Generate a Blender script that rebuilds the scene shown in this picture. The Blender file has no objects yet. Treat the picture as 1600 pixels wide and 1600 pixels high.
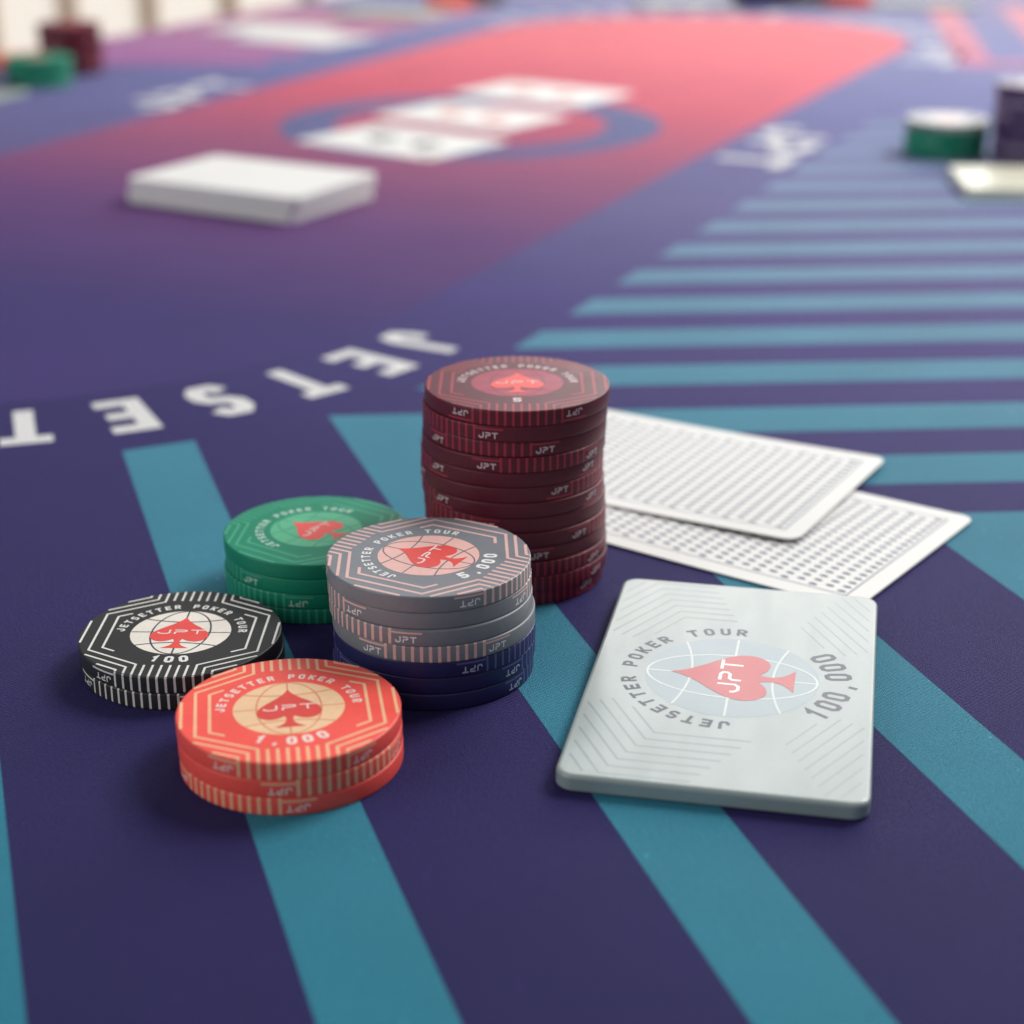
import bpy, math, random
from mathutils import Matrix, Vector
random.seed(7)
R_ = math.radians
MM = 0.001
scene = bpy.context.scene
COL = scene.collection

# ------------------------------------------------------------------ camera
cd = bpy.data.cameras.new('camera'); cam = bpy.data.objects.new('camera', cd); COL.objects.link(cam)
cam.location = (0, 0, 0.15573); cam.rotation_euler = (R_(90-21.603), 0, 0)
cd.sensor_fit = 'HORIZONTAL'; cd.sensor_width = 36; cd.lens = 36*2783.8/1600
cd.clip_start = 0.01; cd.clip_end = 50
cd.dof.use_dof = True; cd.dof.focus_distance = 0.337; cd.dof.aperture_fstop = 11.3; cd.dof.aperture_blades = 0
scene.camera = cam
# ------------------------------------------------------------------ world and lamps (indoor, soft)
w = bpy.data.worlds.new('World'); scene.world = w; w.use_nodes = True
bg = w.node_tree.nodes['Background']; bg.inputs[0].default_value = (0.93, 0.96, 1.0, 1); bg.inputs[1].default_value = 0.22
def area(name, loc, target, sx, sy, power, col):
    l = bpy.data.lights.new(name, 'AREA'); l.shape = 'RECTANGLE'; l.size = sx; l.size_y = sy; l.energy = power; l.color = col
    o = bpy.data.objects.new(name, l); COL.objects.link(o); o.location = loc
    o.rotation_euler = (Vector(target)-Vector(loc)).to_track_quat('-Z', 'Y').to_euler(); return o
area('window_light', (2.2, 4.9, 2.2), (0.1, 0.5, 0), 4.6, 2.7, 158, (1.0, 0.985, 0.96))
area('left_fill', (-2.1, -0.55, 1.05), (-0.05, 0.6, 0), 1.8, 1.4, 22, (1.0, 0.98, 0.96))  # added unseen fill, brightens chip and deck sides facing left and camera
area('ceiling_light', (1.15, 1.25, 1.4), (0.02, 0.4, 0), 0.75, 0.75, 34, (1.0, 0.97, 0.93))
vs = scene.view_settings
scene.display_settings.display_device = 'sRGB'
vs.view_transform = 'Standard'; vs.look = 'None'; vs.exposure = 0.1; vs.gamma = 1.0; vs.use_curve_mapping = False

# ------------------------------------------------------------------ materials
def new_mat(name):
    m = bpy.data.materials.new(name); m.use_nodes = True
    return m, m.node_tree.nodes, m.node_tree.links, m.node_tree.nodes['Principled BSDF']
def math_node(n, l, op, a, b=None):
    q = n.new('ShaderNodeMath'); q.operation = op
    for i, v in enumerate((a, b)):
        if v is None: continue
        if hasattr(v, 'is_linked'): l.new(v, q.inputs[i])
        else: q.inputs[i].default_value = v
    return q.outputs[0]
AX = Vector((math.cos(R_(66)), math.sin(R_(66)), 0)); KX = Vector((AX.y, -AX.x, 0))
def felt(name, stops):
    """printed twill cloth; stops = [(s in mm along the table axis, colour)]"""
    m, n, l, b = new_mat(name)
    g = n.new('ShaderNodeNewGeometry')
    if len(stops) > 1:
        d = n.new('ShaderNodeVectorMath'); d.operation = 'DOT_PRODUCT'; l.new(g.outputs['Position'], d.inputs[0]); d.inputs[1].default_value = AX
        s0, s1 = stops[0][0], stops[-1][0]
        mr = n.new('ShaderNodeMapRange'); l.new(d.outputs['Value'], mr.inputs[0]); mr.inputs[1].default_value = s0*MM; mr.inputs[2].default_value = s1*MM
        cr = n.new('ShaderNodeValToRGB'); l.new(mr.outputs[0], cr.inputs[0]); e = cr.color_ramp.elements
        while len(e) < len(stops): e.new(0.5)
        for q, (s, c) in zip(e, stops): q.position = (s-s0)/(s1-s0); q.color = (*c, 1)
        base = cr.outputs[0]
    else:
        c = n.new('ShaderNodeRGB'); c.outputs[0].default_value = (*stops[0][1], 1); base = c.outputs[0]
    # twill threads: two crossed diagonal waves broken up by noise
    def wave(ang, scale):
        mp = n.new('ShaderNodeMapping'); l.new(g.outputs['Position'], mp.inputs[0]); mp.inputs['Rotation'].default_value = (0, 0, R_(ang))
        wv = n.new('ShaderNodeTexWave'); l.new(mp.outputs[0], wv.inputs[0]); wv.inputs['Scale'].default_value = scale
        wv.inputs['Distortion'].default_value = 1.6; wv.inputs['Detail'].default_value = 1.0; wv.inputs['Detail Scale'].default_value = 2.0
        return wv.outputs['Fac']
    tw = math_node(n, l, 'MULTIPLY', wave(28, 820), wave(118, 560))
    nz = n.new('ShaderNodeTexNoise'); l.new(g.outputs['Position'], nz.inputs[0]); nz.inputs['Scale'].default_value = 1900; nz.inputs['Detail'].default_value = 2
    hgt = math_node(n, l, 'ADD', tw, math_node(n, l, 'MULTIPLY', nz.outputs['Fac'], 0.9))
    big = n.new('ShaderNodeTexNoise'); l.new(g.outputs['Position'], big.inputs[0]); big.inputs['Scale'].default_value = 26; big.inputs['Detail'].default_value = 4
    fac = math_node(n, l, 'ADD', math_node(n, l, 'MULTIPLY', hgt, 0.90), math_node(n, l, 'MULTIPLY', big.outputs['Fac'], 0.24))
    fac = math_node(n, l, 'ADD', fac, 0.27)
    ln = n.new('ShaderNodeTexNoise'); l.new(g.outputs['Position'], ln.inputs[0]); ln.inputs['Scale'].default_value = 620; ln.inputs['Detail'].default_value = 1
    lm = n.new('ShaderNodeMapRange'); l.new(ln.outputs['Fac'], lm.inputs[0]); lm.inputs[1].default_value = .73; lm.inputs[2].default_value = .80; lm.inputs[3].default_value = 0; lm.inputs[4].default_value = .8
    fac = math_node(n, l, 'ADD', fac, lm.outputs[0])          # sparse lint
    hs = n.new('ShaderNodeVectorMath'); hs.operation = 'SCALE'; l.new(base, hs.inputs[0]); l.new(fac, hs.inputs['Scale'])
    l.new(hs.outputs[0], b.inputs['Base Color'])
    bp = n.new('ShaderNodeBump'); bp.inputs['Strength'].default_value = 1.0; bp.inputs['Distance'].default_value = 0.0003
    l.new(hgt, bp.inputs['Height']); l.new(bp.outputs[0], b.inputs['Normal'])
    b.inputs['Roughness'].default_value = 0.60; b.inputs['Specular IOR Level'].default_value = 0.08
    b.inputs['Sheen Weight'].default_value = 0.05; b.inputs['Sheen Roughness'].default_value = 0.45
    return m
def clay(name, c, rough=0.42, spec=0.5, grain=1.0):
    """matt ceramic chip surface or the ink on it"""
    m, n, l, b = new_mat(name)
    tc = n.new('ShaderNodeTexCoord')
    nz = n.new('ShaderNodeTexNoise'); l.new(tc.outputs['Object'], nz.inputs[0]); nz.inputs['Scale'].default_value = 900; nz.inputs['Detail'].default_value = 3
    n2 = n.new('ShaderNodeTexNoise'); l.new(tc.outputs['Object'], n2.inputs[0]); n2.inputs['Scale'].default_value = 120; n2.inputs['Detail'].default_value = 5
    f = math_node(n, l, 'ADD', math_node(n, l, 'MULTIPLY', nz.outputs['Fac'], 0.16*grain), math_node(n, l, 'MULTIPLY', n2.outputs['Fac'], 0.26*grain))
    f = math_node(n, l, 'ADD', f, 1.0-0.21*grain)
    v = n.new('ShaderNodeVectorMath'); v.operation = 'SCALE'; v.inputs[0].default_value = c; l.new(f, v.inputs['Scale'])
    l.new(v.outputs[0], b.inputs['Base Color'])
    rr = n.new('ShaderNodeMapRange'); l.new(n2.outputs['Fac'], rr.inputs[0]); rr.inputs[3].default_value = rough-0.07; rr.inputs[4].default_value = rough+0.09
    l.new(rr.outputs[0], b.inputs['Roughness'])
    bp = n.new('ShaderNodeBump'); bp.inputs['Strength'].default_value = 0.25*grain; bp.inputs['Distance'].default_value = 0.00005
    l.new(nz.outputs['Fac'], bp.inputs['Height']); l.new(bp.outputs[0], b.inputs['Normal'])
    b.inputs['Specular IOR Level'].default_value = spec
    return m

# ------------------------------------------------------------------ mesh helpers (all shapes in millimetres)
class MB:
    def __init__(s): s.v = []; s.f = []; s.sm = []
    def add(s, vs_, fs, smooth=False):
        o = len(s.v); s.v += [tuple(p) for p in vs_]; s.f += [tuple(o+i for i in f) for f in fs]; s.sm += [smooth]*len(fs)
    def poly(s, pts, z=0, fn=None):
        s.add([fn(x, y, z) if fn else (x, y, z) for x, y in pts], [tuple(range(len(pts)))])
    def mesh(s, name, mat):
        me = bpy.data.meshes.new(name); me.from_pydata([(x*MM, y*MM, z*MM) for x, y, z in s.v], [], s.f)
        me.polygons.foreach_set('use_smooth', s.sm); me.materials.append(mat); me.update(); return me
def obj(name, me, parent=None, loc=(0, 0, 0), rz=0.0):
    o = bpy.data.objects.new(name, me); COL.objects.link(o); o.parent = parent
    o.location = Vector(loc)*MM; o.rotation_euler = (0, 0, rz); return o
def thing(name, label, cat, loc=(0, 0, 0), rz=0.0, group=None):
    o = obj(name, None, None, loc, rz); o['label'] = label; o['category'] = cat
    if group: o['group'] = group
    return o
def stroke(pts, wd, closed=False, step=None):
    """flat ribbon along a polyline -> list of quads (mitred joints)"""
    P = [Vector(p) for p in pts]
    if step:
        Q = []
        m = len(P) if closed else len(P)-1
        for i in range(m):
            a, b = P[i], P[(i+1) % len(P)]; k = max(1, int((b-a).length/step+0.999))
            Q += [a.lerp(b, j/k) for j in range(k)]
        if not closed: Q.append(P[-1])
        P = Q
    n = len(P); Lf, Rt = [], []
    for i in range(n):
        a = P[i-1] if (i > 0 or closed) else None
        c = P[(i+1) % n] if (i < n-1 or closed) else None
        d0 = (P[i]-a).normalized() if a is not None else None
        d1 = (c-P[i]).normalized() if c is not None else None
        d0 = d0 or d1; d1 = d1 or d0
        t = (d0+d1).normalized(); nn = Vector((-t.y, t.x)); k = max(0.45, nn.dot(Vector((-d0.y, d0.x))))
        Lf.append(P[i]+nn*(wd/2/k)); Rt.append(P[i]-nn*(wd/2/k))
    m = n if closed else n-1
    return [[Rt[i], Rt[(i+1) % n], Lf[(i+1) % n], Lf[i]] for i in range(m)]
def put(mb, quads, z=0, fn=None):
    for q in quads: mb.poly([(p[0], p[1]) for p in q], z, fn)

GL = {  # centre lines in a 1 x 1 cell; a second stroke starts just off the first so that nothing overlaps
 'J': [[(1, 1), (1, .2), (.75, 0), (.25, 0), (0, .2), (0, .32)]],
 'E': [[(1, 1), (0, 1), (0, 0), (1, 0)], [('+x', .5), (.85, .5)]],
 'T': [[(-.06, 1), (1.06, 1)], [(.5, '-y1'), (.5, 0)]],
 'S': [[(1, .87), (.75, 1), (.25, 1), (0, .84), (0, .64), (.25, .52), (.75, .48), (1, .36), (1, .16), (.75, 0), (.25, 0), (0, .13)]],
 'R': [[(0, 0), (0, 1), (.72, 1), (1, .85), (1, .62), (.72, .46), ('+x', .46)], [(.55, '-y.46'), (1, 0)]],
 'P': [[(0, 0), (0, 1), (.72, 1), (1, .84), (1, .6), (.72, .43), ('+x', .43)]],
 'O': [[(.25, 0), (0, .17), (0, .83), (.25, 1), (.75, 1), (1, .83), (1, .17), (.75, 0), 'c']],
 'K': [[(0, 0), (0, 1)], [(1, 1), ('+x2', .5), (1, 0)]],
 'U': [[(0, 1), (0, .17), (.25, 0), (.75, 0), (1, .17), (1, 1)]],
 '1': [[(.12, .76), (.62, 1), (.62, 0)]],
 '5': [[(1, 1), (0, 1), (0, .56), (.72, .56), (1, .42), (1, .15), (.72, 0), (.2, 0), (0, .13)]],
 ',': [[(.7, .06), (.35, -.26)]],
 'p': [[(0, 1), (.75, 1), (1, .88), (1, .66), (.78, .52), (.2, .52), (0, .38), (0, 0)]],
}
GL['0'] = GL['O']
def glyph(ch, gw, gh, sw):
    """quads of one letter, centred on the origin"""
    out = []; W, H = gw-sw, gh-sw
    for st in GL[ch]:
        closed = st[-1] == 'c'; pts = []
        for p in (st[:-1] if closed else st):
            x, y = p
            if x == '+x': x = (sw*0.52)/W
            elif x == '+x2': x = (sw*0.75)/W
            if isinstance(y, str): y = float(y[2:]) - sw*0.52/H
            pts.append((x*W-W/2, y*H-H/2))
        # square off the open ends
        if not closed:
            for a, b in ((0, 1), (-1, -2)):
                xa, xb = st[a]; 
                if isinstance(xa, str) or isinstance(xb, str): continue
                d = Vector(pts[a])-Vector(pts[b]); d.normalize(); pts[a] = tuple(Vector(pts[a])+d*sw*0.5*(0.3 if ch in ',S' else 0.9))
        out += stroke(pts, sw, closed)
    return out
def arc_text(mb, text, r, a0, a1, gw, gh, sw, z, inward=False):
    """letters on a circle from angle a0 to a1 (degrees), upright letters with tops outward (or inward)"""
    n = len(text)
    for i, ch in enumerate(text):
        if ch == ' ': continue
        a = R_(a0+(a1-a0)*i/max(1, n-1)); rot = a-math.pi/2 if not inward else a+math.pi/2
        c, s = math.cos(rot), math.sin(rot); cx, cy = r*math.cos(a), r*math.sin(a)
        g = gw if ch not in '1,' else gw*0.8
        for q in glyph(ch, g, gh, sw):
            mb.poly([(cx+c*p[0]-s*p[1], cy+s*p[0]+c*p[1]) for p in q], z)
def disc(r, n=72, cx=0, cy=0): return [(cx+r*math.cos(2*math.pi*i/n), cy+r*math.sin(2*math.pi*i/n)) for i in range(n)]
def smooth(pts, k=6):
    out = []
    for i in range(len(pts)-1):
        p0 = Vector(pts[max(0, i-1)]); p1 = Vector(pts[i]); p2 = Vector(pts[i+1]); p3 = Vector(pts[min(len(pts)-1, i+2)])
        for j in range(k):
            t = j/k
            out.append(0.5*((2*p1)+(p2-p0)*t+(2*p0-5*p1+4*p2-p3)*t*t+(3*p1-p0-3*p2+p3)*t**3))
    out.append(Vector(pts[-1])); return [tuple(p) for p in out]
def spade(S):
    lobe = smooth([(0, .352), (.036, .275), (.105, .185), (.195, .095), (.262, .01), (.288, -.075), (.265, -.158), (.195, -.208), (.112, -.2), (.045, -.155)])
    stem = smooth([(.030, -.2), (.034, -.25), (.064, -.305), (.138, -.36)], 4)
    half = lobe+stem
    return [(x*S, y*S) for x, y in half]+[(-x*S, y*S) for x, y in reversed(half[1:])]
def jpt(gw, gh, sw, gap):
    out = []
    for i, ch in enumerate('JpT'):
        for q in glyph(ch, gw, gh, sw): out.append([(p[0]+(i-1)*(gw+gap), p[1]) for p in q])
    return out
def clip_seg(a, b, r):
    """part of the segment a-b inside the circle r"""
    a, b = Vector(a), Vector(b); d = b-a; A = d.dot(d)+1e-12; B = 2*a.dot(d); C = a.dot(a)-r*r; D = B*B-4*A*C
    if D <= 0: return None
    t0, t1 = max(0, (-B-math.sqrt(D))/(2*A)), min(1, (-B+math.sqrt(D))/(2*A))
    return (a+d*t0, a+d*t1) if t1-t0 > 0.02 else None
def clip_line(pts, r):
    """polyline clipped to a circle -> list of polylines"""
    out, cur = [], []
    for a, b in zip(pts, pts[1:]):
        s = clip_seg(a, b, r)
        if not s: 
            if cur: out.append(cur); cur = []
            continue
        if cur and (cur[-1]-s[0]).length < 1e-4: cur.append(s[1])
        else:
            if cur: out.append(cur)
            cur = [s[0], s[1]]
        if (s[1]-Vector(b)).length > 1e-4: out.append(cur); cur = []
    if cur: out.append(cur)
    return out

# ------------------------------------------------------------------ the table and its printed cloth
def KS(k, s): p = KX*k+AX*s; return (p.x, p.y)
KC, S0, S1 = -420, 497, 1260
PURPLE = [(150, (.021, .017, .106)), (380, (.034, .025, .150)), (540, (.068, .050, .235)), (700, (.135, .122, .315)), (950, (.175, .180, .430)), (1300, (.27, .29, .55)), (1750, (.36, .32, .50))]  # paler far stops: print gradient plus haze and sheen put into the colour
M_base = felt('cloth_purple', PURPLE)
M_teal = felt('cloth_teal', [(150, (.026, .235, .345)), (460, (.075, .290, .420)), (640, (.18, .325, .49)), (820, (.26, .355, .55)), (1000, (.22, .31, .50))])  # teal fades with distance: far haze is painted into these stops
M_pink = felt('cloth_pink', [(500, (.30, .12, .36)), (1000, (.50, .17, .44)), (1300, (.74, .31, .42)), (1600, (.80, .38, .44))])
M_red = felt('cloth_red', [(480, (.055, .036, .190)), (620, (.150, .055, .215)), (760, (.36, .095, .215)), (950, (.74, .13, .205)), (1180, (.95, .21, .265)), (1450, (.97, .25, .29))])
M_blue = felt('cloth_blue', [(700, (.13, .13, .32)), (1100, (.19, .21, .42))])
M_white = felt('cloth_white', [(0, (.90, .90, .90))])
M_wood = clay('table_wood', (.22, .13, .07), 0.4)

table = thing('poker_table', 'poker table covered with a printed purple, teal and red cloth', 'table', (*KS(KC, 880), 0))
tl = Vector((*KS(KC, 880), 0))
def tpart(name, mb, mat, z=0.0, label=None):
    mb.v = [(x-tl.x, y-tl.y, zz) for x, y, zz in mb.v]
    o = obj(name, mb.mesh(name, mat), table, (0, 0, z))
    if label: o['label'] = label
    return o
def racetrack(hw, s0, s1, n=40):
    pts = [KS(KC+hw*math.cos(R_(-180+180*i/n)), s0+hw*math.sin(R_(-180+180*i/n))) for i in range(n+1)]
    return pts+[KS(KC+hw*math.cos(R_(180*i/n)), s1+hw*math.sin(R_(180*i/n))) for i in range(n+1)]
# outline of the top: straight long sides, rounded ends
def outline():
    L, Rr, n0, n1, c = -806, 40, -40, 1790, 330
    pts = []
    for (k, s, a0) in ((L+c, n0+c, 180), (Rr-c, n0+c, 270), (Rr-c, n1-c, 0), (L+c, n1-c, 90)):
        for i in range(17): a = R_(a0+90*i/16); pts.append(KS(k+c*math.cos(a), s+c*math.sin(a)))
    return pts
ol = outline(); n = len(ol)
mb = MB()
mb.add([(x, y, 0) for x, y in ol], [tuple(range(n))])
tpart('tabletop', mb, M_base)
mb = MB()
cx = sum(p[0] for p in ol)/n; cy = sum(p[1] for p in ol)/n
prof = [(0, -0.06), (1.5, -1.2), (2.5, -4), (2.5, -26), (0.5, -30)]
for d, z in prof:
    for x, y in ol:
        q = Vector((x-cx, y-cy)); q = q*(1+d/q.length); mb.v.append((cx+q.x, cy+q.y, z))
for j in range(len(prof)-1):
    for i in range(n): mb.f.append((j*n+(i+1) % n, j*n+i, (j+1)*n+i, (j+1)*n+(i+1) % n)); mb.sm.append(True)
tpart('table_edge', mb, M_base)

# stripes: chevrons; near arms run along dN, right arms along dM (lines n = const and m = const)
aN = R_(-72.4); dN = Vector((math.cos(aN), math.sin(aN))); nN = Vector((-dN.y, dN.x))
aM = R_(3.5); dM = Vector((math.cos(aM), math.sin(aM))); nM = Vector((-dM.y, dM.x))
def corner(nv, mv):
    det = nN.x*nM.y-nN.y*nM.x
    return Vector(((nv*nM.y-nN.y*mv)/det, (nN.x*mv-nv*nM.x)/det))
def ring_r(p):   # >0 outside the letter ring (radius 205 racetrack)
    v = Vector((p[0], p[1], 0)); k, s = v.dot(KX)-KC, v.dot(AX)
    ds = min(0, s-S0) if s < S0 else max(0, s-S1)
    return math.hypot(k, ds)-205
def hit_ring(p, d, far=900):
    """first point outside the ring when walking from p along d"""
    lo = None
    t = 0
    while t < far and ring_r(p+d*t) < 0: t += 1.0
    a, b = max(0, t-1), t
    for _ in range(25):
        m_ = (a+b)/2
        if ring_r(p+d*m_) < 0: a = m_
        else: b = m_
    return p+d*b
ZP = 0.03
NP, MP = 57.1, 39.7
for i in range(-2, 4):                      # near arms
    nl = 35.4+NP*i; nr = nl+19.1
    mt = 508.4-41.0*i; mbm = mt-20.9
    if i >= 1:
        if i == 3: 
            a, b = corner(nl, mt), None
        A = corner(nl, mt); B = corner(nr, mbm)
        mb = MB(); e1 = A+dN*360; e2 = B+dN*360; f1 = A+dM*330; f2 = B+dM*330
        mb.poly([tuple(A), tuple(e1), tuple(e2), tuple(B)]); mb.poly([tuple(A), tuple(B), tuple(f2), tuple(f1)])
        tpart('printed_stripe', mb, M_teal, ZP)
    else:
        st = nN*nl-dN*520; A = hit_ring(st, dN); st = nN*nr-dN*520; B = hit_ring(st, dN)
        C1 = A+dN*360; C2 = B+dN*360
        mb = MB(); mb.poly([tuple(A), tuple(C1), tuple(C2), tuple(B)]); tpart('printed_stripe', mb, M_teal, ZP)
for j in range(0, 12):                      # right-hand bands that stop at the ring
    mt = 509.2+39.2*j; mbm = mt-19.4
    A = nM*mt; A = hit_ring(A+dM*(-150), dM); B = hit_ring(nM*mbm+dM*(-150), dM)
    ss = Vector((A.x, A.y, 0)).dot(AX)
    mb = MB(); mb.poly([tuple(A), tuple(B), tuple(B+dM*280), tuple(A+dM*280)])
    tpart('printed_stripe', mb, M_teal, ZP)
# pink bands on the far side and at the far end
def band(k0, s0, ang, ln, wd):
    p = Vector(KS(k0, s0)); d = Vector((math.cos(R_(ang)), math.sin(R_(ang)))); q = Vector((-d.y, d.x))*wd
    mb = MB(); mb.poly([tuple(p), tuple(p+d*ln), tuple(p+d*ln+q), tuple(p+q)]); tpart('printed_stripe', mb, M_pink, ZP)
for i in range(9): band(-628, 1016+43.5*i, 180, 188, -31)
def chevron(c, u, v, wu, wv, lu, lv):
    c = Vector(c); u = Vector((math.cos(R_(u)), math.sin(R_(u)))); v = Vector((math.cos(R_(v)), math.sin(R_(v)))); i_ = c+v*wu+u*(-wv)*-1
    mb = MB(); mb.poly([tuple(c), tuple(c+v*wu), tuple(c+v*wu+u*lu), tuple(c+u*lu)]); mb.poly([tuple(c+v*wu), tuple(c+v*lv), tuple(c+v*lv+u*wv), tuple(c+v*wu+u*wv)])
    tpart('printed_stripe', mb, M_pink, ZP)
for i in range(4): chevron((288+52*i, 1172-46*i), 81, 3.5, 24, 26, 420, 330-52*i)
# red field and the blue ring emblem in its middle
mb = MB(); mb.poly(racetrack(154, S0, S1)); tpart('printed_field', mb, M_red, ZP, 'red racetrack-shaped field fading to purple at the near end')
E0 = Vector(KS(KC+14, 858)); mb = MB(); N = 96
for i in range(N):
    a, b = 2*math.pi*i/N, 2*math.pi*(i+1)/N
    mb.poly([(E0.x+r*math.cos(t), E0.y+r*math.sin(t)) for r, t in ((72, a), (101, a), (101, b), (72, b))])
tpart('printed_ring', mb, M_blue, ZP*2, 'blue ring printed under the face-up cards')
# lettering round both ends of the ring
def mat_letter(ch, sc, ang, z=ZP):
    a = R_(ang); rot = a-math.pi/2; c, s = math.cos(rot), math.sin(rot); mb = MB()
    for q in glyph(ch, 13.4, 28.5, 5.4):
        pts = []
        for p in q:
            k = 176.2*math.cos(a)+c*p[0]-s*p[1]; v = 176.2*math.sin(a)+s*p[0]+c*p[1]; pts.append(KS(KC+k, sc+v))
        mb.poly(pts)
    tpart('printed_letter', mb, M_white, z)
for i, ch in enumerate('JETSETTER'): mat_letter(ch, S0, -5.3-8.85*i)
for i, ch in enumerate('JETSETTER POKER'):
    if ch != ' ': mat_letter(ch, S1, 168-10.2*i)
# white monogram on the straight runs of the ring
def mat_mono(k, s, ang, gw=30, gh=36):
    o = Vector(KS(k, s)); c, sn = math.cos(R_(ang)), math.sin(R_(ang)); mb = MB()
    for q in jpt(gw, gh, 8.0, 9): mb.poly([(o.x+c*p[0]-sn*p[1], o.y+sn*p[0]+c*p[1]) for p in q])
    tpart('printed_monogram', mb, M_white, ZP)
mat_mono(-240, 860, 246); mat_mono(-600, 885, 66); mat_mono(-238, 1236, 246, 22)

# ------------------------------------------------------------------ poker chips
RC, TC, FL = 19.5, 3.3, 0.32
def prof_r(z):
    if z < FL: return RC-FL+math.sqrt(max(0, FL*FL-(FL-z)**2))
    if z > TC-FL: return RC-FL+math.sqrt(max(0, FL*FL-(z-TC+FL)**2))
    return RC
def chip_body(mat, name):
    mb = MB(); NS = 96
    P = [(RC-FL, 0)]+[(RC-FL+FL*math.sin(R_(a)), FL-FL*math.cos(R_(a))) for a in (22, 45, 67, 90)]
    P += [(RC-FL+FL*math.cos(R_(a)), TC-FL+FL*math.sin(R_(a))) for a in (0, 23, 45, 68)]+[(RC-FL, TC)]
    for r, z in P:
        for i in range(NS): mb.v.append((r*math.cos(2*math.pi*i/NS), r*math.sin(2*math.pi*i/NS), z))
    for j in range(len(P)-1):
        for i in range(NS): mb.f.append((j*NS+i, j*NS+(i+1) % NS, (j+1)*NS+(i+1) % NS, (j+1)*NS+i)); mb.sm.append(True)
    mb.f.append(tuple(range((len(P)-1)*NS, len(P)*NS))); mb.sm.append(False)
    mb.f.append(tuple(reversed(range(NS)))); mb.sm.append(False)
    me = mb.mesh(name, mat); return me
CREAM, WHITE, RED = (.80, .75, .68), (.82, .80, .78), (.78, .085, .075)
SPEC = {  # body, lines, disc, globe lines, spade, letters, value
 'black':    ((.030, .030, .031), (.74, .73, .70), CREAM, (.05, .05, .07), (.78, .075, .065), (.75, .74, .72), '100'),
 'orange':   ((.90, .098, .076), (.88, .50, .29), (.86, .57, .34), (.72, .27, .13), (.72, .060, .050), (.85, .72, .66), '1,000'),
 'grey':     ((.205, .220, .250), (.76, .48, .45), (.82, .49, .45), (.19, .17, .19), RED, (.80, .80, .79), '5,000'),
 'green':    ((.008, .225, .130), (.05, .36, .22), (.085, .42, .24), (.04, .28, .16), (.76, .090, .080), (.50, .66, .58), '25'),
 'burgundy': ((.110, .014, .028), (.36, .024, .052), (.36, .032, .078), (.17, .02, .045), (.80, .075, .065), (.66, .52, .54), '5'),
 'navy':     ((.018, .018, .090), (.10, .10, .30), (.12, .12, .30), (.04, .04, .12), RED, (.45, .45, .58), '500'),
 'pale':     ((.16, .17, .18), (.62, .62, .62), (.80, .74, .72), (.5, .5, .5), (.75, .45, .42), (.75, .75, .75), '50'),
 'violet':   ((.055, .025, .095), (.55, .48, .62), (.66, .60, .70), (.08, .04, .14), RED, (.6, .55, .7), '10'),
}
GL['2'] = [[(0, .84), (.25, 1), (.75, 1), (1, .84), (1, .6), (0, .1), (0, 0), (1, 0)]]
LW = {'grey': 0.60, 'orange': 0.56, 'black': 0.44, 'green': 0.5, 'burgundy': 0.5, 'navy': 0.45, 'violet': 0.45, 'pale': 0.9}
XS = [(-0.465+0.08455*i)*RC for i in range(12)]
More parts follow.
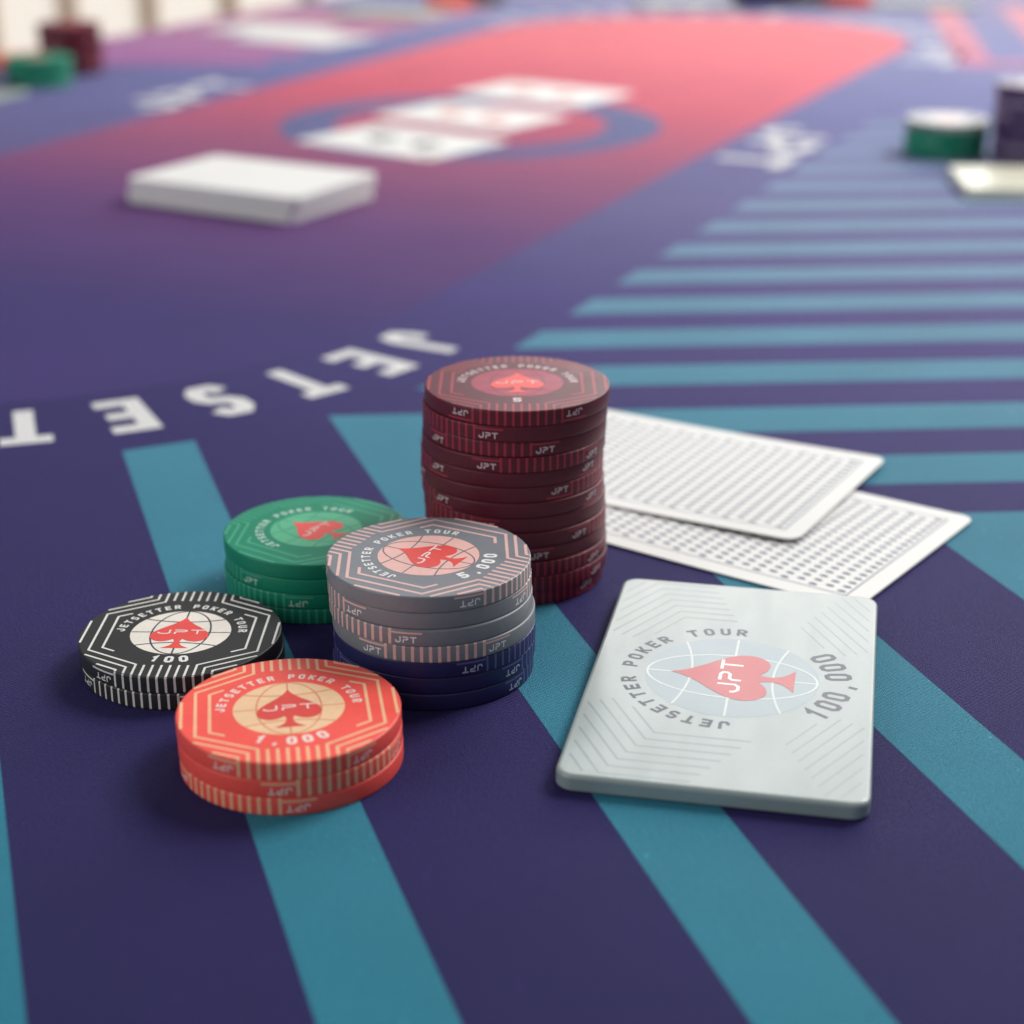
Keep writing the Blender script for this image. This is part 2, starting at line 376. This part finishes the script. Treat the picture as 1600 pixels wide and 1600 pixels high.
def build_faces(color):
    body, line, dcol, gcol, scol, tcol, val = SPEC[color]
    S = {}
    S['body'] = chip_body(clay(color+'_chip', body, 0.40, 0.32 if color in ('burgundy', 'green', 'black') else 0.45), 'body')
    ml = clay(color+'_line', line, 0.42); mt = clay(color+'_letter', tcol, 0.42)
    R = RC; lw = LW[color]; rim = R-FL-0.02
    # --- line pattern on the face
    mb = MB(); zt = TC+0.012
    for sx in (-1, 1):
        for j, (d, dd) in enumerate(((.70, .66), (.825, .77), (.95, .862), (1.075, .955))):
            d *= R; dd *= R; sl = math.tan(R_(30)); hy = (dd-.5*d)/math.cos(R_(30))
            if j == 0:
                q = .13*R
                pts = [(sx*(d-q), hy+q*sl), (sx*d, hy), (sx*d, -hy), (sx*(d-q), -hy-q*sl)]
            else:
                xe = (.295+.0846*(j-1))*R; ye = (dd-.5*xe)/math.cos(R_(30))
                pts = [(sx*xe, R*1.2), (sx*xe, ye), (sx*d, hy), (sx*d, -hy), (sx*xe, -ye), (sx*xe, -R*1.2)]
            for pl in clip_line(pts, rim):
                if (pl[0]-pl[-1]).length > 0.6: put(mb, stroke(pl, lw), zt)
    for i in range(3, 9):
        for sy in (-1, 1):
            x = XS[i]; y0 = .75*R if sy > 0 else .73*R
            put(mb, stroke([(x, sy*y0), (x, sy*math.sqrt(rim*rim-x*x))], lw), zt)
    S['line_pattern'] = mb.mesh('line_pattern', ml)
    mb = MB(); mb.poly(disc(.497*R), TC+0.012); S['emblem_disc'] = mb.mesh('emblem_disc', clay(color+'_disc', dcol, 0.42))
    # --- globe lines
    mb = MB(); z = TC+0.018; gw = .30 if color != 'black' else .34; g = .492*R
    put(mb, stroke([(-g, 0), (g, 0)], gw), z); z += .004
    put(mb, stroke([(0, g), (0, -g)], gw), z); z += .004
    put(mb, stroke([(.29*R*math.cos(t), g*math.sin(t)*.995) for t in [2*math.pi*i/40 for i in range(40)]], gw, True), z); z += .004
    for sy in (-1, 1):
        put(mb, stroke([(x*R, sy*(.235+.42*x*x)*R) for x in [-.405+.81*i/14 for i in range(15)]], gw), z); z += .004
    S['globe_lines'] = mb.mesh('globe_lines', clay(color+'_globe', gcol, 0.42))
    mb = MB(); mb.poly(spade(R*1.0), TC+0.046); S['spade_emblem'] = mb.mesh('spade_emblem', clay(color+'_spade', scol, 0.42))
    mb = MB(); put(mb, [[(p[0], p[1]+.005*R) for p in q] for q in jpt(2.5, 1.9, .34, .75)], TC+0.054)
    S['emblem_lettering'] = mb.mesh('emblem_lettering', mt)
    mb = MB(); arc_text(mb, 'JETSETTER POKER TOUR', .612*R, 176, 4, 1.16, 1.74, .37, TC+0.012); S['ring_lettering'] = mb.mesh('ring_lettering', mt)
    mb = MB(); k = (len(val)-1)/2; arc_text(mb, val, .605*R, -90-k*13.2, -90+k*13.2, 1.75, 2.6, .62, TC+0.012, True)
    S['value_lettering'] = mb.mesh('value_lettering', mt)
    # --- edge print: all four ways up
    def em(th, z): r = prof_r(z)+0.016; return (r*math.cos(th), r*math.sin(th), z)
    for inv in (0, 1):
        for low in (0, 1):
            zz = [.03, .10, .32, 1.0, 1.65, 2.3, 2.98, 3.14, 3.22, 3.28]
            for g0 in (-90, 90):
                mb = MB(); mt2 = MB()
                for i, x in enumerate(XS):
                    t = R_(g0)+math.asin(x/RC); hw = lw/2/RC
                    for a, b in zip(zz, zz[1:]): mb.add([em(t-hw, a), em(t+hw, a), em(t+hw, b), em(t-hw, b)], [(0, 1, 2, 3)])
                for sd in (-1, 1):
                    z0 = 2.70 if not low else 0.60
                    for i in range(10):
                        a0 = R_(g0+sd*(28.6+17.2*i/10)); a1 = R_(g0+sd*(28.6+17.2*(i+1)/10))
                        if sd < 0: a0, a1 = a1, a0
                        mb.add([em(a0, z0-.19), em(a1, z0-.19), em(a1, z0+.19), em(a0, z0+.19)], [(0, 1, 2, 3)])
                    zc = 1.35 if not low else 1.95
                    tc = R_(g0+sd*36.6)
                    for q in jpt(1.12, 1.30, .26, .32):
                        pts = [em(tc+(-p[0] if inv else p[0])/RC, zc+(-p[1] if inv else p[1])) for p in q]
                        mt2.add(pts, [(0, 1, 2, 3)])
                S['edge_pattern', inv, low, g0] = mb.mesh('edge_pattern', ml); S['edge_lettering', inv, low, g0] = mt2.mesh('edge_lettering', mt)
    return S
CHIP = {c: build_faces(c) for c in SPEC}
FACE = ('line_pattern', 'emblem_disc', 'globe_lines', 'spade_emblem', 'emblem_lettering', 'ring_lettering', 'value_lettering')
Z0 = 0.07
def chip(color, label, group, x, y, z, rot, inv=0, low=0, top=False, far=False):
    t = thing('poker_chip', label, 'poker chip', (x, y, z), R_(rot), group)
    S = CHIP[color]; obj('body', S['body'], t)
    if not far:
        for g in (-90, 90): obj('edge_pattern', S['edge_pattern', inv, low, g], t); obj('edge_lettering', S['edge_lettering', inv, low, g], t)
    if top:
        for k in FACE: obj(k, S[k], t)
    return t
ORD = ['topmost', 'second', 'third', 'fourth', 'fifth', 'sixth', 'seventh', 'eighth', 'ninth', 'tenth', 'eleventh', 'twelfth', 'bottom']
def nth(i, n): return 'topmost' if i == 0 else ('bottom' if i == n-1 else ORD[i]+' from the top')
# rotation is measured so that 0 turns a striped edge group towards the camera
bx, by = 1.1, 358.7
burg = [(0, 1, 1, 0), (-53, 0, 0, -.45), (-18, 0, 0, -.55), (20, 0, 0, -.75), (-89, 0, 1, -1.05), (67, 0, 1, -1.1), (-86, 0, 1, -.85),
        (-55, 0, 0, -.55), (-100, 0, 0, -.35), (-22, 0, 0, -.30), (20, 0, 0, -.10), (23, 0, 0, .05), (16, 0, 1, -.75)]
for i, (rot, inv, low, dx) in enumerate(burg):
    lab = 'burgundy poker chip worth 5, topmost of the tall burgundy stack' if i == 0 else 'burgundy poker chip, %s in the tall burgundy stack' % nth(i, 13)
    chip('burgundy', lab, 'chips of the tall burgundy stack', bx+dx, by+random.uniform(-.35, .35), Z0+(12-i)*(TC+.008), rot, inv, low, i == 0)
gx, gy = -15.9, 312.4
gs = [('grey', 62, 1, 0, 0), ('grey', -80, 1, 0, .15), ('grey', -48, 0, 0, .35), ('grey', 3, 0, 0, .85), ('navy', 60, 1, 0, .95), ('navy', 88, 1, 0, .9), ('navy', 92, 1, 0, .6)]
for i, (c, rot, inv, low, dx) in enumerate(gs):
    if i == 0: lab = 'grey poker chip worth 5,000, topmost of the grey and navy stack'
    elif c == 'grey': lab = 'grey poker chip, %s of four grey chips on three navy ones' % ['', 'second', 'third', 'fourth'][i]
    else: lab = 'navy poker chip under the grey chips, %s of three' % ['upper', 'middle', 'lowest'][i-4]
    chip(c, lab, 'chips of the grey and navy stack', gx+dx, gy+(random.uniform(-.3, .3) if i else 0), Z0+(6-i)*(TC+.008), rot, inv, low, i == 0)
for i, (rot, inv, low, dx) in enumerate([(55, 1, 0, 0), (104, 0, 0, .2), (-42, 1, 0, -.2), (2, 1, 0, .1)]):
    lab = 'green poker chip, topmost of the green stack beside the grey chips' if i == 0 else 'green poker chip, %s in the green stack beside the grey chips' % nth(i, 4)
    chip('green', lab, 'chips of the near green stack', -41.5+dx, 349.9, Z0+(3-i)*(TC+.008), rot, inv, low, i == 0)
for i, (rot, inv, low, dx) in enumerate([(-1, 1, 0, 0), (-21, 1, 0, .35)]):
    chip('black', ['black poker chip worth 100 lying on another black chip', 'black poker chip underneath the black chip worth 100'][i], 'two black chips',
         -64.3+dx, 313.0-.2*i, Z0+(1-i)*(TC+.008), rot, inv, low, i == 0)
for i, (rot, inv, low, dx) in enumerate([(9, 1, 0, 0), (38, 1, 0, .1), (-27, 1, 0, .2)]):
    chip('orange', ['orange poker chip worth 1,000, topmost of three orange chips', 'orange poker chip, middle one of the three orange chips', 'orange poker chip, bottom one of the three orange chips'][i],
         'three orange chips', -38.8+dx, 275.6, Z0+(2-i)*(TC+.008), rot, inv, low, i == 0)

# ------------------------------------------------------------------ white plaque and other plaques
def rounded(w_, h_, r, k=6):
    pts = []
    for cx_, cy_, a0 in ((w_/2-r, h_/2-r, 0), (-w_/2+r, h_/2-r, 90), (-w_/2+r, -h_/2+r, 180), (w_/2-r, -h_/2+r, 270)):
        for i in range(k+1): a = R_(a0+90*i/k); pts.append((cx_+r*math.cos(a), cy_+r*math.sin(a)))
    return pts
def slab(w_, h_, t_, r, f, mat, name):
    mb = MB(); prof_ = [(f, 0)]+[(f-f*math.sin(R_(a)), f-f*math.cos(R_(a))) for a in (30, 60, 90)]+[(f-f*math.cos(R_(a)), t_-f+f*math.sin(R_(a))) for a in (0, 30, 60, 90)]
    n_ = None
    for d, z in prof_:
        p = rounded(w_-2*d, h_-2*d, max(.2, r-d)); n_ = len(p); mb.v += [(x, y, z) for x, y in p]
    for j in range(len(prof_)-1):
        for i in range(n_): mb.f.append((j*n_+i, j*n_+(i+1) % n_, (j+1)*n_+(i+1) % n_, (j+1)*n_+i)); mb.sm.append(True)
    mb.f.append(tuple(range((len(prof_)-1)*n_, len(prof_)*n_))); mb.sm.append(False)
    mb.f.append(tuple(reversed(range(n_)))); mb.sm.append(False)
    return mb.mesh(name, mat)
M_plaque = clay('plaque_ceramic', (.315, .368, .366), 0.2, 0.42, 0.5)
pn = M_plaque.node_tree.nodes; pl_ = M_plaque.node_tree.links; pb = pn['Principled BSDF']      # satin smears: uneven gloss
tcn = pn.new('ShaderNodeTexCoord'); mpn = pn.new('ShaderNodeMapping'); pl_.new(tcn.outputs['Object'], mpn.inputs[0]); mpn.inputs['Rotation'].default_value = (0, 0, .5); mpn.inputs['Scale'].default_value = (1, 6, 1)
smn = pn.new('ShaderNodeTexNoise'); pl_.new(mpn.outputs[0], smn.inputs[0]); smn.inputs['Scale'].default_value = 38; smn.inputs['Detail'].default_value = 6
mrn = pn.new('ShaderNodeMapRange'); pl_.new(smn.outputs['Fac'], mrn.inputs[0]); mrn.inputs[1].default_value = .35; mrn.inputs[2].default_value = .65; mrn.inputs[3].default_value = .17; mrn.inputs[4].default_value = .27
pl_.new(mrn.outputs[0], pb.inputs['Roughness'])
PW, PH, PT = 84.8, 53.0, 3.3
pq = thing('plaque', 'white rectangular plaque worth 100,000 lying right of the chips', 'plaque', (41.4, 300.6, Z0), R_(78.4))
me_slab = slab(PW, PH, PT, 3.4, .75, M_plaque, 'body'); obj('body', me_slab, pq)
mb = MB(); rim_ = rounded(PW+.02, PH+.02, 3.41, 10)
for (x0, y0), (x1, y1) in zip(rim_, rim_[1:]+rim_[:1]): mb.add([(x0, y0, .5), (x1, y1, .5), (x1, y1, PT-.72), (x0, y0, PT-.72)], [(0, 1, 2, 3)])
obj('edge_band', mb.mesh('edge_band', clay('plaque_edge', (.24, .315, .325), .3, .5, .5)), pq)
Rp = 32.6; zt = PT+.012
mb = MB(); mb.poly(disc(.5*Rp), zt); obj('emblem_disc', mb.mesh('emblem_disc', clay('plaque_disc', (.25, .325, .365), .22, .45, .3)), pq)
mb = MB(); z = zt+.006; g = .49*Rp
for pl in ([(-g, 0), (g, 0)], [(0, g), (0, -g)]): put(mb, stroke(pl, .45), z); z += .004
put(mb, stroke([(.27*Rp*math.cos(t), g*math.sin(t)) for t in [2*math.pi*i/40 for i in range(40)]], .45, True), z); z += .004
for sy in (-1, 1): put(mb, stroke([(x*Rp, sy*(.235+.42*x*x)*Rp) for x in [-.405+.81*i/14 for i in range(15)]], .45), z); z += .004
obj('globe_lines', mb.mesh('globe_lines', clay('plaque_globe', (.47, .52, .51), .2, .5, .3)), pq)
mb = MB(); mb.poly(spade(Rp), zt+.034); obj('spade_emblem', mb.mesh('spade_emblem', clay('plaque_spade', (.52, .085, .10), .3, .4, .8)), pq)
mb = MB(); put(mb, [[(p[0], p[1]+.3) for p in q] for q in jpt(3.6, 4.3, .62, 1.2)], zt+.042)
obj('emblem_lettering', mb.mesh('emblem_lettering', clay('plaque_white', (.80, .78, .76), .26)), pq)
M_pink_ink = clay('plaque_ink', (.065, .075, .11), .34, .35, .5)
mb = MB(); arc_text(mb, 'JETSETTER POKER TOUR', 19.5, 181, -1, 2.05, 3.0, .66, zt); obj('ring_lettering', mb.mesh('ring_lettering', M_pink_ink), pq)
mb = MB(); arc_text(mb, '100,000', 20.0, -126, -56, 3.0, 5.1, .95, zt, True); obj('value_lettering', mb.mesh('value_lettering', M_pink_ink), pq)
M_relief = clay('plaque_relief', (.228, .272, .295), .22, .45, .3)
for sx in (-1, 1):
    for sy in (-1, 1):
        mb = MB()
        for j in range(10):
            d = 24.6+2.65*j; hy = .47*d; y1 = min(PH/2-1.6, hy+7.0+.9*j) if j else hy+5.0
            q = [(sx*d, sy*(-5.5+1.5*j if sx < 0 else 1.0+1.0*j)), (sx*d, sy*hy), (sx*(d-(y1-hy)/.56), sy*y1)] if d < PW/2-1.8 else [(sx*(PW/2-1.8), sy*(hy+(d-PW/2+1.8)*.56)), (sx*(d-(y1-hy)/.56), sy*y1)]
            if sy < 0: q = q[-2:]
            if q[-2][1]*sy < y1-.8: put(mb, stroke(q, .46 if sy > 0 else .28), zt)
        obj('relief_lines', mb.mesh('relief_lines', M_relief), pq)

# ------------------------------------------------------------------ playing cards
def paper(name, c, rough=.5):
    return clay(name, c, rough, .2, .25)
M_card = paper('card_white', (.77, .77, .755)); M_cink = paper('card_ink', (.050, .078, .165))
CW, CH = 88.0, 63.0
def card_z(x, y, bow): return bow*((x/44.0)**2)+.25*bow*((y/31.5)**2)
def card_mesh(bow, name='card'):
    mb = MB(); rows = 14; t_ = .30; r = 3.4; xs = []
    X = [-44+.0]+[-43.6, -43, -42, -40.6]+[-38+76*i/18 for i in range(19)]+[40.6, 42, 43, 43.6, 44]
    def hh(x):
        e = abs(x)-(44-r)
        return 31.5 if e <= 0 else 31.5-r+math.sqrt(max(0, r*r-e*e))
    m_ = 9
    for top in (1, 0):
        for x in X:
            for j in range(m_):
                y = hh(x)*(-1+2*j/(m_-1)); mb.v.append((x, y, card_z(x, y, bow)+(t_ if top else 0)))
    nx = len(X); o = nx*m_
    for i in range(nx-1):
        for j in range(m_-1):
            a = i*m_+j; mb.f.append((a, a+m_, a+m_+1, a+1)); mb.f.append((o+a+1, o+a+m_+1, o+a+m_, o+a)); mb.sm += [False, False]
        for j in (0, m_-1):
            a = i*m_+j; q = (a, a+m_, o+a+m_, o+a); mb.f.append(q if j else q[::-1]); mb.sm.append(False)
    for i in (0, nx-1):
        for j in range(m_-1):
            a = i*m_+j; q = (a, a+1, o+a+1, o+a); mb.f.append(q[::-1] if i else q); mb.sm.append(False)
    return mb.mesh(name, M_card)
def back_pattern(bow):
    mb = MB()
    def fn(x, y, z): return (x, y, card_z(x, y, bow)+.30+.02)
    # thin frame
    put(mb, stroke([(-39.2, -26.6), (39.2, -26.6), (39.2, 26.6), (-39.2, 26.6)], .34, True, 5.0), 0, fn)
    nx, ny = 12, 20
    for i in range(nx):
        for j in range(ny):
            for off in (0, 1):
                x = -37.4+74.8*i/(nx-1)+off*3.4; y = -25.0+50.0*j/(ny-1)+off*1.31
                if abs(x) > 38 or abs(y) > 25.6: continue
                mb.poly([(x-1.1, y-.08), (x-.45, y-.58), (x+.9, y-.5), (x+1.1, y+.14), (x+.2, y+.6), (x-.7, y+.5)], 0, fn)
    return mb.mesh('back_pattern', M_cink)
def back_card(label, corner_rb, corner_rf, z, bow, tilt=(0, 0)):
    a, b = Vector(corner_rb), Vector(corner_rf); e = (b-a).normalized(); d = Vector((e.y, -e.x))
    ang = math.atan2(-d.y, -d.x)
    c = (a+b)/2+d*44
    t = thing('playing_card', label, 'playing card', (c.x, c.y, z), ang, 'two face-down cards'); t.rotation_euler = (tilt[0], tilt[1], ang)
    obj('card_stock', card_mesh(bow, 'card_stock'), t); obj('back_pattern', back_pattern(bow), t); return t
back_card('face-down playing card with a dotted back, lower one nearer the plaque', (108.0, 386.8), (72.2, 337.6), .10, .35)
back_card('face-down playing card with a dotted back, lying on the other one behind the burgundy stack', (95.4, 426.4), (64.3, 371.8), .75, .5)

# ------------------------------------------------------------------ things further down the table (all out of focus in the photograph)
def flat_slab(name, label, cat, pts, h, mat, part='body', group=None):
    """pts: front-left, front-right, back-right corner on the cloth"""
    a, b, c = [Vector(p) for p in pts]; u = b-a; ang = math.atan2(u.y, u.x); wd = u.length; hg = abs((c-b).dot(Vector((-u.y, u.x))/wd))
    m = a+u/2+Vector((-u.y, u.x))/wd*hg/2
    t = thing(name, label, cat, (m.x, m.y, Z0), ang, group)
    return t, wd, hg
# the dealer's pack of cards, cut in two halves
t, wd, hg = flat_slab('card_deck', 'white pack of playing cards squared up on the purple cloth', 'card deck', ((-168.5, 741), (-93.5, 697.5), (-53, 767)), 15, M_card)
o1 = obj('card_block', slab(87, 60, 5.2, 3, .15, M_card, 'card_block'), t)
o2 = obj('card_block', slab(87, 60, 5.0, 3, .15, M_card, 'card_block'), t, (.9, .7, 5.55), R_(.8))
o3 = obj('cut_card', slab(86.6, 59.6, .34, 3, .05, clay('cut_card', (.16, .16, .17)), 'cut_card'), t, (0, 0, 5.2))
# the face-up cards in the middle
M_pip = clay('card_red_ink', (.62, .05, .05)); M_pipk = clay('card_black_ink', (.03, .03, .03))
def face_card(label, c, ang, z, pip):
    t = thing('playing_card', label, 'playing card', (c[0], c[1], z), R_(ang), 'face-up cards in the middle of the table')
    obj('card_stock', FACE_ME, t)
    mb = MB()
    for (x, y, s) in ((-34, 22, 13), (34, -22, 13), (-14, 0, 30), (14, 0, 30)):
        mb.poly([(x-q, y+p) for p, q in spade(s)], .33)
    obj('pips', mb.mesh('pips', pip), t)
FACE_ME = card_mesh(0.0, 'card_stock')
cards = [('nearest', (-55, 896), -37, Z0, M_pipk), ('middle one', (-22, 975), -36, Z0, M_pip), ('farthest', (18, 1056), -35, Z0, M_pip)]
for nm, c, a, z, p in cards: face_card('%s of three blurred face-up cards on the blue ring' % nm, c, a, z, p)
def stack(specs, x, y, base_label, group):
    n_ = len(specs)
    for i, c in enumerate(specs):
        chip(c, base_label % (c, nth(i, n_) if n_ > 1 else 'single'), group, x+random.uniform(-.5, .5), y+random.uniform(-.5, .5), Z0+(n_-1-i)*(TC+.008), random.uniform(0, 360), 0, 0, i == 0, False)
M_cplq = clay('plaque_cream', (.70, .69, .56), .3)
# right-hand player's chips and plaque
stack(['pale', 'green', 'green', 'green', 'green'], 209, 864, 'blurred %s chip, %s in the short stack at the right', 'short stack at the right')
stack(['violet']*11, 246, 845, 'blurred %s chip, %s in the stack cut by the right edge', 'tall violet stack at the right')
t = thing('plaque', 'blurred cream plaque in front of the green chips at the right edge', 'plaque', (238, 779, Z0), R_(-4)); obj('body', slab(PW, PH, 4.6, 3.4, .7, M_cplq, 'body'), t)
# left-hand player's chips and plaque
stack(['green']*5, -284, 1092, 'blurred %s chip, %s in the green stack at the left edge', 'green stack at the left')
stack(['burgundy']*9, -277, 1148, 'blurred %s chip, %s in the burgundy stack at the far left', 'burgundy stack at the far left')
stack(['orange']*2, -316, 1176, 'blurred %s chip, %s behind the green chips at left', 'orange chips at the left')
stack(['black']*3, -322, 1066, 'blurred %s chip, %s of the few black ones at the left edge', 'black chips at the left')
t = thing('plaque', 'blurred white plaque in front of the green chips at the left edge', 'plaque', (-318, 1018, Z0), R_(70)); obj('body', me_slab, t)
# far side of the table
t = thing('playing_card', 'blurred white card lying on the pink stripes, nearer one of two', 'playing card', (-150, 1322, Z0+.1), R_(-32), 'far cards'); obj('card_stock', FACE_ME, t)
t = thing('playing_card', 'blurred white card lying on the pink stripes, farther one of two', 'playing card', (-178, 1372, Z0+.5), R_(-28), 'far cards'); obj('card_stock', FACE_ME, t)
t = thing('plaque', 'pale greenish plaque beyond the white cards at the top edge', 'plaque', (-98, 1478, Z0), R_(-25)); obj('body', slab(PW, PH, PT, 3.4, .75, clay('plaque_pale', (.50, .55, .50), .3), 'body'), t)
stack(['orange']*3, -52, 1548, 'blurred %s chip, %s at the top edge above the far cards', 'orange stack at the top edge')
stack(['black']*5, -26, 1570, 'blurred %s chip, %s in the stack at the top edge, middle', 'black stack at the top edge')
t = thing('plaque', 'white plaque beyond the end of the red field at the top edge', 'plaque', (146, 1556, Z0), R_(8)); obj('body', me_slab, t)
stack(['navy']*5, 204, 1542, 'blurred %s chip, %s in the stack beyond the red field', 'navy stack at the top edge')
stack(['black']*6, 243, 1558, 'blurred %s chip, %s in the stack beyond the red field', 'dark stack at the top edge')
stack(['orange']*4, 281, 1546, 'blurred %s chip, %s in the stack beyond the red field', 'orange stack beyond the red field')
t = thing('plaque', 'pale plaque right of the far orange chips at the top edge', 'plaque', (345, 1548, Z0), R_(-6)); obj('body', me_slab, t)

# ------------------------------------------------------------------ what little shows beyond the table: pale floor and wooden-framed screen
M_tan = clay('tan_wood', (.55, .40, .29), .5)
M_pane, n_, l_, b_ = new_mat('daylit_pane'); b_.inputs['Base Color'].default_value = (.8, .78, .74, 1); b_.inputs['Emission Color'].default_value = (1, .90, .79, 1); b_.inputs['Emission Strength'].default_value = .48
mb = MB(); mb.poly([(-6000, -3000), (6000, -3000), (6000, 7000), (-6000, 7000)], -760)
o = obj('floor', mb.mesh('floor', clay('floor_pale', (.55, .50, .44), .6))); o['kind'] = 'structure'
WY = 2700
def box(mb, x0, x1, y0, y1, z0, z1):
    mb.add([(x0, y0, z0), (x1, y0, z0), (x1, y1, z0), (x0, y1, z0), (x0, y0, z1), (x1, y0, z1), (x1, y1, z1), (x0, y1, z1)],
           [(3, 2, 1, 0), (4, 5, 6, 7), (0, 1, 5, 4), (1, 2, 6, 5), (2, 3, 7, 6), (3, 0, 4, 7)])
win = thing('window', 'bright daylit window with tan wooden posts beyond the table', 'window', (0, WY, -760))
box_x = [-1712+118*i for i in range(20)]
for i, x in enumerate(box_x):
    mb = MB(); box(mb, x-12, x+12, -16, 16, 90, 880); obj('post', mb.mesh('post', M_tan), win)
    if i < len(box_x)-1: mb = MB(); box(mb, x+12.5, x+105.5, -3, 3, 90, 880); obj('pane', mb.mesh('pane', M_pane), win)
for z0, z1, nm in ((0, 89.5, 'sill'), (880.5, 940, 'top_rail')):
    mb = MB(); box(mb, box_x[0]-12, box_x[-1]+12, -22, 22, z0, z1); obj(nm, mb.mesh(nm, M_tan), win)
print('objects', len(bpy.data.objects))
